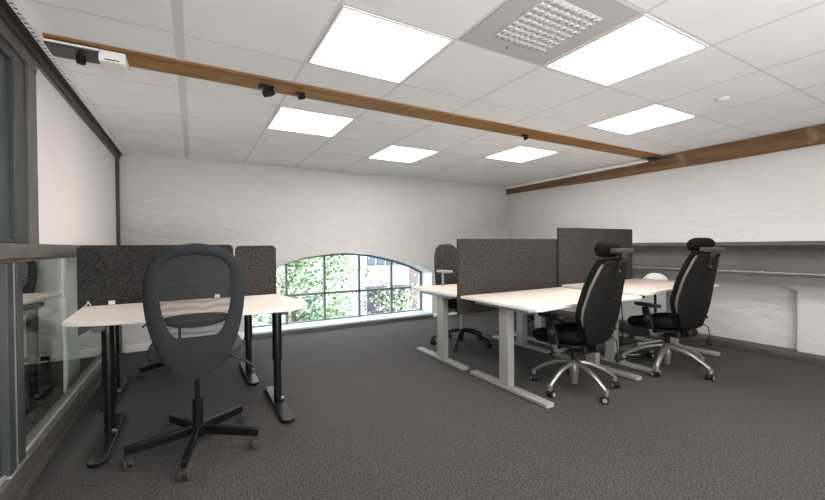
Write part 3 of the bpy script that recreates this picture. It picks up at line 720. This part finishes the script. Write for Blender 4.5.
bc = mesh_chair('dark office chair behind the desk seen through the glass balustrade', (-1.66, 5.25, 0), PI+0.1)
def star_base(t, mt, R_, phase, hubz, wheel_r, thick, rimm, castm):
    b_ = MB().tube([(0,0,0.055), (0,0,0.07), (0,0,hubz-0.02), (0,0,hubz+0.012)], [0.026, 0.03, 0.042, 0.036], 20).build('base', mt, t, bevel=0.002)
    for k in range(5):
        a = phase+2*PI*k/5; c, s = math.cos(a), math.sin(a)
        rings = []
        for i in range(9):
            u = i/8; r = 0.02+(R_-0.02)*u
            z = hubz+0.008-(hubz-0.083)*(u**1.9)
            w = (0.030-0.010*u)*thick; h = (0.019-0.006*u)*thick
            ring = []
            for kk in range(10):
                th = 2*PI*kk/10; ring.append((r*c-w*math.cos(th)*s*0.62, r*s+w*math.cos(th)*c*0.62, z+h*math.sin(th)))
            rings.append(ring)
        MB().loft(rings).cyl((R_*c, R_*s, 0.060), (R_*c, R_*s, 0.096), 0.015*thick, 12).build('base_arm', mt, t, smooth=50)
        caster(b_, R_*c, R_*s, a+2.2+0.9*k, wheel_r, M_blackp, rimm, castm, 0.07, 0.05)

def coffin(cx_pairs):
    """outline of a tapered back: list of (half width, z) bottom to top"""
    h = cx_pairs
    return [(x, z) for x, z in h]+[(-x, z) for x, z in h[::-1]]

def ergo_chair(label, loc, rz, phase, recline, headrot=0.0, head_tilt=0.0, bs=1.0, thick=1.3, R_=0.345):
    t = thing('office_chair', label, 'office chair', loc, rz, 'black high-backed office chairs with headrests')
    star_base(t, M_chrome, R_, phase-rz, 0.215, 0.029, thick, M_rim, M_blackp)
    MB().cyl((0,0,0.045), (0,0,0.12), 0.027, 18).build('gas_foot', M_chrome, t)
    MB().cyl((0,0,0.20), (0,0,0.36), 0.025, 18).build('gas_lift', M_blackp, t)
    mm = MB().bb((-0.10, -0.17, 0.335), (0.10, 0.10, 0.40)); mm.bb((-0.06, -0.25, 0.36), (0.06, -0.16, 0.43))
    mm.build('mechanism', M_blackp, t, bevel=0.015)
    seat_cushion(0.50, 0.50, 0.405, 0.10, 0.035, 0.06, 0.08).build('seat', M_blackf, t, smooth=60, subsurf=1)
    MB().prism(rrect(-0.22, -0.16, 0.22, 0.27, 0.08), 0.395, 0.415).build('seat_shell', M_blackp, t, bevel=0.004)
    # back: local frame pivoting at (0,-0.20,0.45)
    py, pz = -0.215, 0.44; cr, sr = math.cos(recline), math.sin(recline)
    def B(x, y, z): # y forward of the back plane, z up along it
        return (x, py+y*cr-z*sr, pz+z*cr+y*sr)
    prof = [(0.125, 0.0), (0.165, 0.04), (0.215, 0.15), (0.240, 0.22), (0.238, 0.30), (0.210, 0.46), (0.168, 0.62), (0.152, 0.665), (0.12, 0.69)]
    prof = [(x, z*bs) for x, z in prof]
    out = coffin(prof)
    def curve(x, z): return 0.035*math.sin(min(1, z/0.66)*PI)*0-0.02*math.cos(z*6)+0.55*x*x
    # shell (rear), piping, cushion (front)
    def slab(scale, y0, y1, bulge, mt, name, bev):
        rings = []
        for (s, yy) in ((scale*0.93, y0), (scale, y0+0.25*(y1-y0)), (scale, y0+0.7*(y1-y0)), (scale*0.93, y1), (scale*0.6, y1+bulge)):
            R_ = []
            for x, z in smooth_poly(out, 3):
                zc = 0.33; X = x*s; Z = zc+(z-zc)*(1-(1-s)*0.6)
                R_.append(B(X, yy+curve(X, Z), Z))
            rings.append(R_)
        o_ = MB().loft(rings).build(name, mt, t, smooth=50); return o_
    slab(1.0, -0.012, 0.022, 0.0, M_shell, 'back_shell', 0)
    slab(1.03, 0.0245, 0.080, 0.012, M_blackf, 'backrest', 0)
    # piping along the outline
    PP = [B(x*1.035, 0.022+curve(x*1.035, z), z) for x, z in smooth_poly(out, 3)]
    for sgn in (-1, 1):
        side = [B(sgn*x*1.012, 0.012+curve(x, z), z) for x, z in prof[2:8]]
        MB().tube(side, [0.006, 0.011, 0.011, 0.011, 0.011, 0.007], 8, 0, 1.0).build('piping', M_pipe, t, smooth=60)
    # badge and screw on shell
    MB().cyl(B(0, -0.022, 0.60), B(0, -0.012, 0.60), 0.009, 12).build('badge', M_pipe, t)
    MB().cyl(B(0.02, -0.024, 0.38), B(0.02, -0.012, 0.38), 0.006, 10).build('screw', M_castg, t)
    # neck post and headrest
    MB().bar(B(0, 0.01, 0.60), B(0, 0.0, 0.75), 0.05, 0.014, upv=(0,1,0)).build('headrest_post', M_blackp, t, bevel=0.003)
    hc = Vector(B(0, 0.035, 0.74))
    hp = MB().box((0,-0.03,0.01), (0.25, 0.05, 0.034)).box((0.0, -0.04, -0.02), (0.06, 0.02, 0.06))
    h_ = hp.build('headrest_bracket', M_castg, t, bevel=0.008); h_.location = hc; h_.rotation_euler = (head_tilt, 0, headrot)
    rings = []
    for i in range(11):
        u = -1+2*i/10; x = 0.14*u; s = math.sqrt(max(0.0, 1-abs(u)**5))*1.0
        s = max(s, 0.55)
        rings.append([(x, 0.085+0.055*s*math.cos(a), 0.02+0.068*s*math.sin(a)) for a in [2*PI*k/14 for k in range(14)]])
    hh = MB().loft(rings).build('headrest', M_blackf, t, smooth=60, subsurf=1); hh.location = hc; hh.rotation_euler = (head_tilt, 0, headrot)
    # arms
    for s in (-1, 1):
        a_ = MB().tube([(s*0.10, -0.03, 0.375), (s*0.24, -0.03, 0.36), (s*0.285, -0.03, 0.375), (s*0.295, -0.03, 0.43)], [0.016, 0.017, 0.018, 0.017], 12)
        a_.build('arm_bracket', M_chrome, t, smooth=50)
        MB().bar((s*0.296, -0.035, 0.42), (s*0.296, 0.02, 0.625), 0.075, 0.03, 0, 0.06, 0.028, upv=(1,0,0)).build('arm_post', M_blackp, t, bevel=0.006)
        MB().cyl((s*0.305, -0.01, 0.52), (s*0.328, -0.01, 0.52), 0.023, 16).build('arm_knob', M_castg, t, bevel=0.003)
        P_ = rrect(-0.042, -0.13, 0.042, 0.13, 0.035, 4)
        o_ = MB().prism(P_, 0, 0.028).build('arm_pad', M_blackp, t, bevel=0.008); o_.location = (s*0.29, 0.0, 0.63); o_.rotation_euler = (0.0, 0, s*0.12)
    # back adjust knob, pump bulb on its hose, lever
    MB().cyl(B(0.13, 0.0, 0.09), B(0.20, 0.0, 0.09), 0.016, 14).build('adjust_knob', M_blackp, t)
    MB().tube([(0.13, -0.25, 0.47), (0.17, -0.27, 0.44), (0.175, -0.275, 0.38), (0.175, -0.275, 0.33)], 0.004, 8).build('pump_hose', M_blackp, t)
    MB().tube([(0.175, -0.275, 0.34), (0.175, -0.275, 0.325), (0.175, -0.275, 0.29), (0.175, -0.275, 0.265), (0.175, -0.275, 0.255)], [0.007, 0.016, 0.022, 0.016, 0.006], 12).build('pump_bulb', M_blackp, t, smooth=60)
    MB().tube([(0.08, -0.08, 0.385), (0.20, -0.10, 0.385), (0.25, -0.11, 0.40)], [0.006, 0.006, 0.012], 8).build('lever', M_castg, t)
    return t
ergo_chair('black high-backed chair with headrest nearest the viewer, at the right block', (2.80, 2.17, 0), 0.05, math.radians(115), 0.28, 0.0, 0.0, 0.965)
ergo_chair('black high-backed chair with headrest farther right, near the girder wall', (4.02, 2.05, 0), -0.10, math.radians(50), 0.26, -0.15, 0.3, 1.035, 1.75, 0.375)

def task_chair(label, loc, rz, phase, back_m, rim_m, arm_top, az=0.70):
    t = thing('office_chair', label, 'office chair', loc, rz)
    star_base(t, M_blackp, 0.355, phase-rz, 0.17, 0.029, 1.1, M_castg, M_blackp)
    MB().cyl((0,0,0.04), (0,0,0.12), 0.024, 16).build('gas_foot', M_blackp, t)
    MB().cyl((0,0,0.17), (0,0,0.42), 0.016, 16).build('gas_lift', M_chrome, t)
    MB().bb((-0.09, -0.15, 0.405), (0.09, 0.10, 0.455)).build('mechanism', M_blackp, t, bevel=0.012)
    seat_cushion(0.50, 0.47, 0.455, 0.085, 0.03, 0.04).build('seat', M_blackf, t, smooth=60, subsurf=1)
    rings = []
    out = smooth_poly(coffin([(0.12, 0.60), (0.175, 0.66), (0.20, 0.78), (0.205, 0.95), (0.19, 1.12), (0.145, 1.20), (0.07, 1.235)]), 4)
    for s, yy in ((0.95, -0.27), (1.0, -0.262), (1.0, -0.235), (0.94, -0.222), (0.6, -0.215)):
        rings.append([(x*s, yy+0.5*x*x*s*s-0.06*(z-0.6), 0.92+(z-0.92)*s) for x, z in out])
    MB().loft(rings).build('backrest', back_m, t, smooth=50)
    MB().tube([(0, -0.13, 0.43), (0, -0.23, 0.44), (0, -0.275, 0.50), (0, -0.285, 0.70)], [0.022, 0.022, 0.02, 0.018], 12, 0, 1.4).build('back_stem', M_blackp, t)
    for s in (-1, 1):
        MB().tube([(s*0.10, 0, 0.43), (s*0.25, 0, 0.42), (s*0.285, 0, 0.46), (s*0.285, 0.0, az)], 0.014, 10).build('arm_post', M_alu if arm_top else M_blackp, t)
        P_ = rrect(-0.05, -0.12, 0.05, 0.12, 0.045, 5)
        o_ = MB().prism(P_, 0, 0.025).build('arm_pad', M_rim if arm_top else M_blackp, t, bevel=0.007); o_.location = (s*0.285, 0.03, az-0.002)
    return t
task_chair('dark fabric chair with tall rounded back behind the low screen near the window', (2.86, 3.84, 0), PI+0.10, math.radians(9), M_felt, None, True, 0.905)
task_chair('black chair half hidden behind the desk block below the taller screen', (4.35, 3.95, 0), PI-0.3, math.radians(40), M_blackf, None, False)
# small stool with white oval back near the girder wall
sw = thing('stool', 'white oval backed stool with black rim beyond the raised desk', 'stool', (5.10, 2.73, 0), 2.15)
MB().tube([(0,0,0), (0,0,0.012), (0,0,0.03)], [0.19, 0.19, 0.04], 28).build('base', M_blackp, sw)
MB().cyl((0,0,0.025), (0,0,0.29), 0.02, 14).build('stem', M_chrome, sw)
MB().tube([(0,0,0.28), (0,0,0.29), (0,0,0.32), (0,0,0.33)], [0.12, 0.16, 0.16, 0.13], 28).build('seat', M_plastic, sw)
ov = [(0.15*math.cos(2*PI*k/32), 0.72+0.125*math.sin(2*PI*k/32)) for k in range(32)]
mb = MB(); mb.loft([[(x*s, y_, 0.72+(z-0.72)*s) for x, z in ov] for s, y_ in ((0.96, -0.135), (1, -0.128), (1, -0.112), (0.94, -0.104))])
mb.build('backrest', M_plastic, sw, smooth=50)
mb = MB(); mb.loft([[(x*s, y_, 0.72+(z-0.72)*s) for x, z in ov] for s, y_ in ((1.0, -0.1575), (1.07, -0.152), (1.07, -0.140), (1.0, -0.136))])
mb.build('back_rim', M_blackp, sw, smooth=50)
MB().bar((0, -0.10, 0.305), (0, -0.155, 0.64), 0.03, 0.012).build('back_stem', M_blackp, sw)

# ================================================================== OUTSIDE
GZ = -3.2
struct(MB().bb((-20, YB+0.46, GZ-0.3), (45, 60, GZ)).build('ground', mat('pale_paving', (0.3, 0.3, 0.3), 0.9, vary=(1.2, (0.27, 0.27, 0.27), (0.33, 0.33, 0.33), 5)), smooth=0))
def tree(name, label, x, y, spread, ztop, zbot, nleaf, cols, cat='tree', ls=0.13, group=None):
    t = thing(name, label, cat, (x, y, GZ), 0, group)
    rnd = random.Random(int(x*100+y*10))
    tr_ = MB(); H_ = ztop-GZ
    tr_.tube([(0,0,0), (0.05,0.02,H_*0.3), (-0.05,0,H_*0.6), (0.1,0,H_*0.9)], [0.12, 0.09, 0.05, 0.02], 10)
    tips = []
    for k in range(14):
        a = rnd.random()*2*PI; z0 = H_*(0.35+0.5*rnd.random()); L_ = spread*(0.5+0.5*rnd.random())
        e = (L_*math.cos(a), L_*math.sin(a), z0+0.4+rnd.random()*0.5)
        tr_.tube([(0,0,z0), (e[0]*0.5, e[1]*0.5, z0+0.35), e], [0.03, 0.02, 0.008], 6); tips.append(e)
    tr_.build('trunk', mat('bark', (0.07, 0.055, 0.045), 0.9), t)
    lv = MB()
    cl = []
    for k in range(70):
        a = rnd.random()*2*PI; r = spread*math.sqrt(rnd.random()); z = (zbot-GZ)+(ztop-zbot)*rnd.random()
        cl.append((r*math.cos(a), r*math.sin(a), z))
    for k in range(nleaf):
        c = cl[rnd.randrange(len(cl))]; s = ls*(0.6+0.7*rnd.random())
        p = Vector((c[0]+rnd.gauss(0, 0.32), c[1]+rnd.gauss(0, 0.32), c[2]+rnd.gauss(0, 0.22)))
        d = Vector((rnd.uniform(-1,1), rnd.uniform(-1,1), rnd.uniform(-0.9,0.3))).normalized()
        n_ = Vector((rnd.uniform(-1,1), rnd.uniform(-1,1), rnd.uniform(0.2,1))); r_ = d.cross(n_).normalized()
        q = p+d*s; mid = p+d*s*0.45
        lv.add([p, mid+r_*s*0.26+Vector((0,0,0.012)), q, mid-r_*s*0.26+Vector((0,0,0.012))], [(0,1,2,3)], rnd.randrange(len(cols)))
    o_ = lv.build('foliage', cols, t, smooth=0); o_['kind'] = 'stuff'
def leafm(name, c): return mat(name, c, 0.6, spec=0.3)
G1, G2, G3, G4 = leafm('leaf_light', (0.24, 0.34, 0.15)), leafm('leaf_mid', (0.13, 0.20, 0.085)), leafm('leaf_pale', (0.46, 0.54, 0.34)), leafm('leaf_deep', (0.06, 0.10, 0.045))
R1, R2 = leafm('leaf_plum', (0.09, 0.06, 0.065)), leafm('leaf_plum_pale', (0.24, 0.17, 0.18))
tree('street_tree', 'leafy light green tree filling the left half of the arched window', 2.35, 10.6, 1.35, 1.7, -1.5, 9000, [G1, G2, G3, G4, G3, G3])
tree('street_tree', 'leafy green tree behind the charcoal screens at the window edge', 0.3, 14.6, 1.2, 1.6, -1.9, 2200, [G1, G2, G3, G4], ls=0.18)
tree('plum_bush', 'dark purple-leaved bush seen low in the right part of the window', 6.95, 15.0, 0.6, -0.57, -2.6, 1000, [R1, R2, R1, G2], 'bush', 0.14)
tree('street_bush', 'pale green bush seen low at the right end of the window', 6.1, 11.5, 0.5, -0.15, -1.9, 1000, [G3, G1, G3, R2], 'bush', 0.14)
# white building across the street with glazing and an awning
wb = thing('white_building', 'white rendered building across the street behind the tree', 'building', (10, 20, GZ))
WBm = mat('white_render', (0.60, 0.61, 0.62), 0.8)
MB().bb((-11, 0, 0), (2.2, 6, 9)).build('wall', WBm, wb)
wg = mat('pale_window_glass', (0.16, 0.20, 0.23), 0.3, spec=0.5)
for x in (-1.35, -0.75, -0.15, 0.45):
    f_ = MB().bb((x-0.24, -0.06, 3.35), (x+0.24, 0.02, 4.6)).build('window', M_winfr, wb)
    MB().bb((x-0.2, -0.08, 3.4), (x+0.2, -0.06, 4.55)).build('pane', wg, f_)
MB().bb((-1.7, -0.9, 2.02), (0.9, -0.01, 2.15)).build('awning', mat('blue_grey_awning', (0.035, 0.045, 0.06), 0.6), wb)
MB().bb((-1.6, -0.04, 0.0), (0.8, -0.005, 2.0)).build('shopfront', mat('shopfront_grey', (0.08, 0.09, 0.10), 0.5), wb)  # even dark grey shopfront below the awning
bb_ = MB().bb((0, 0, 0), (3.5, 1.0, 8)).build('brick_building', mat('faded_brick', (0.2, 0.15, 0.14), 0.9, vary=(12, (0.15, 0.11, 0.10), (0.28, 0.23, 0.21), 2)))
bb_.location = (9.15, 15.5, GZ); tag(bb_, 'faded red brick building at the right edge of the window', 'building')
lb = MB().bb((-0.45, 0, 0), (0.15, 0.2, 2.3)).build('brick_pier', mat('pink_brick', (0.3, 0.18, 0.15), 0.9, vary=(12, (0.26, 0.15, 0.125), (0.36, 0.25, 0.22), 2)))
lb.location = (3.35, 14.4, GZ); tag(lb, 'low pinkish brick pier seen between the leaves under the tree', 'pier')
bv = MB().bb((-0.22, 0, 0), (0.22, 0.08, 2.6)).build('blue_banner', mat('blue_cloth', (0.06, 0.13, 0.22), 0.7))
bv.location = (3.72, 14.2, GZ); tag(bv, 'blue upright panel in the street below the tree', 'banner')
sr_ = thing('street_car', 'dark parked car in the street glimpsed under the tree', 'car', (4.2, 16.6, GZ))
for nm, P_, mt in (('body', [(-0.9,0.3),(-0.9,0.9),(-0.6,1.0),(1.6,1.0),(1.9,0.75),(1.9,0.3)], mat('car_paint_dark', (0.05, 0.07, 0.10), 0.3)), ('cabin', [(-0.5,1.0),(-0.2,1.5),(0.9,1.5),(1.3,1.0)], wg)):
    n = len(P_); MB().add([(x, 0, z) for x, z in P_]+[(x, 1.6, z) for x, z in P_], [tuple(range(n)), tuple(range(n, 2*n))]+[(k, (k+1) % n, (k+1) % n+n, k+n) for k in range(n)]).build(nm, mt, sr_, bevel=0.05)
for x in (-0.4, 1.3):
    for y in (-0.02, 1.42): MB().cyl((x, y, 0.32), (x, y+0.2, 0.32), 0.32, 20).build('wheel', M_blackp, sr_)
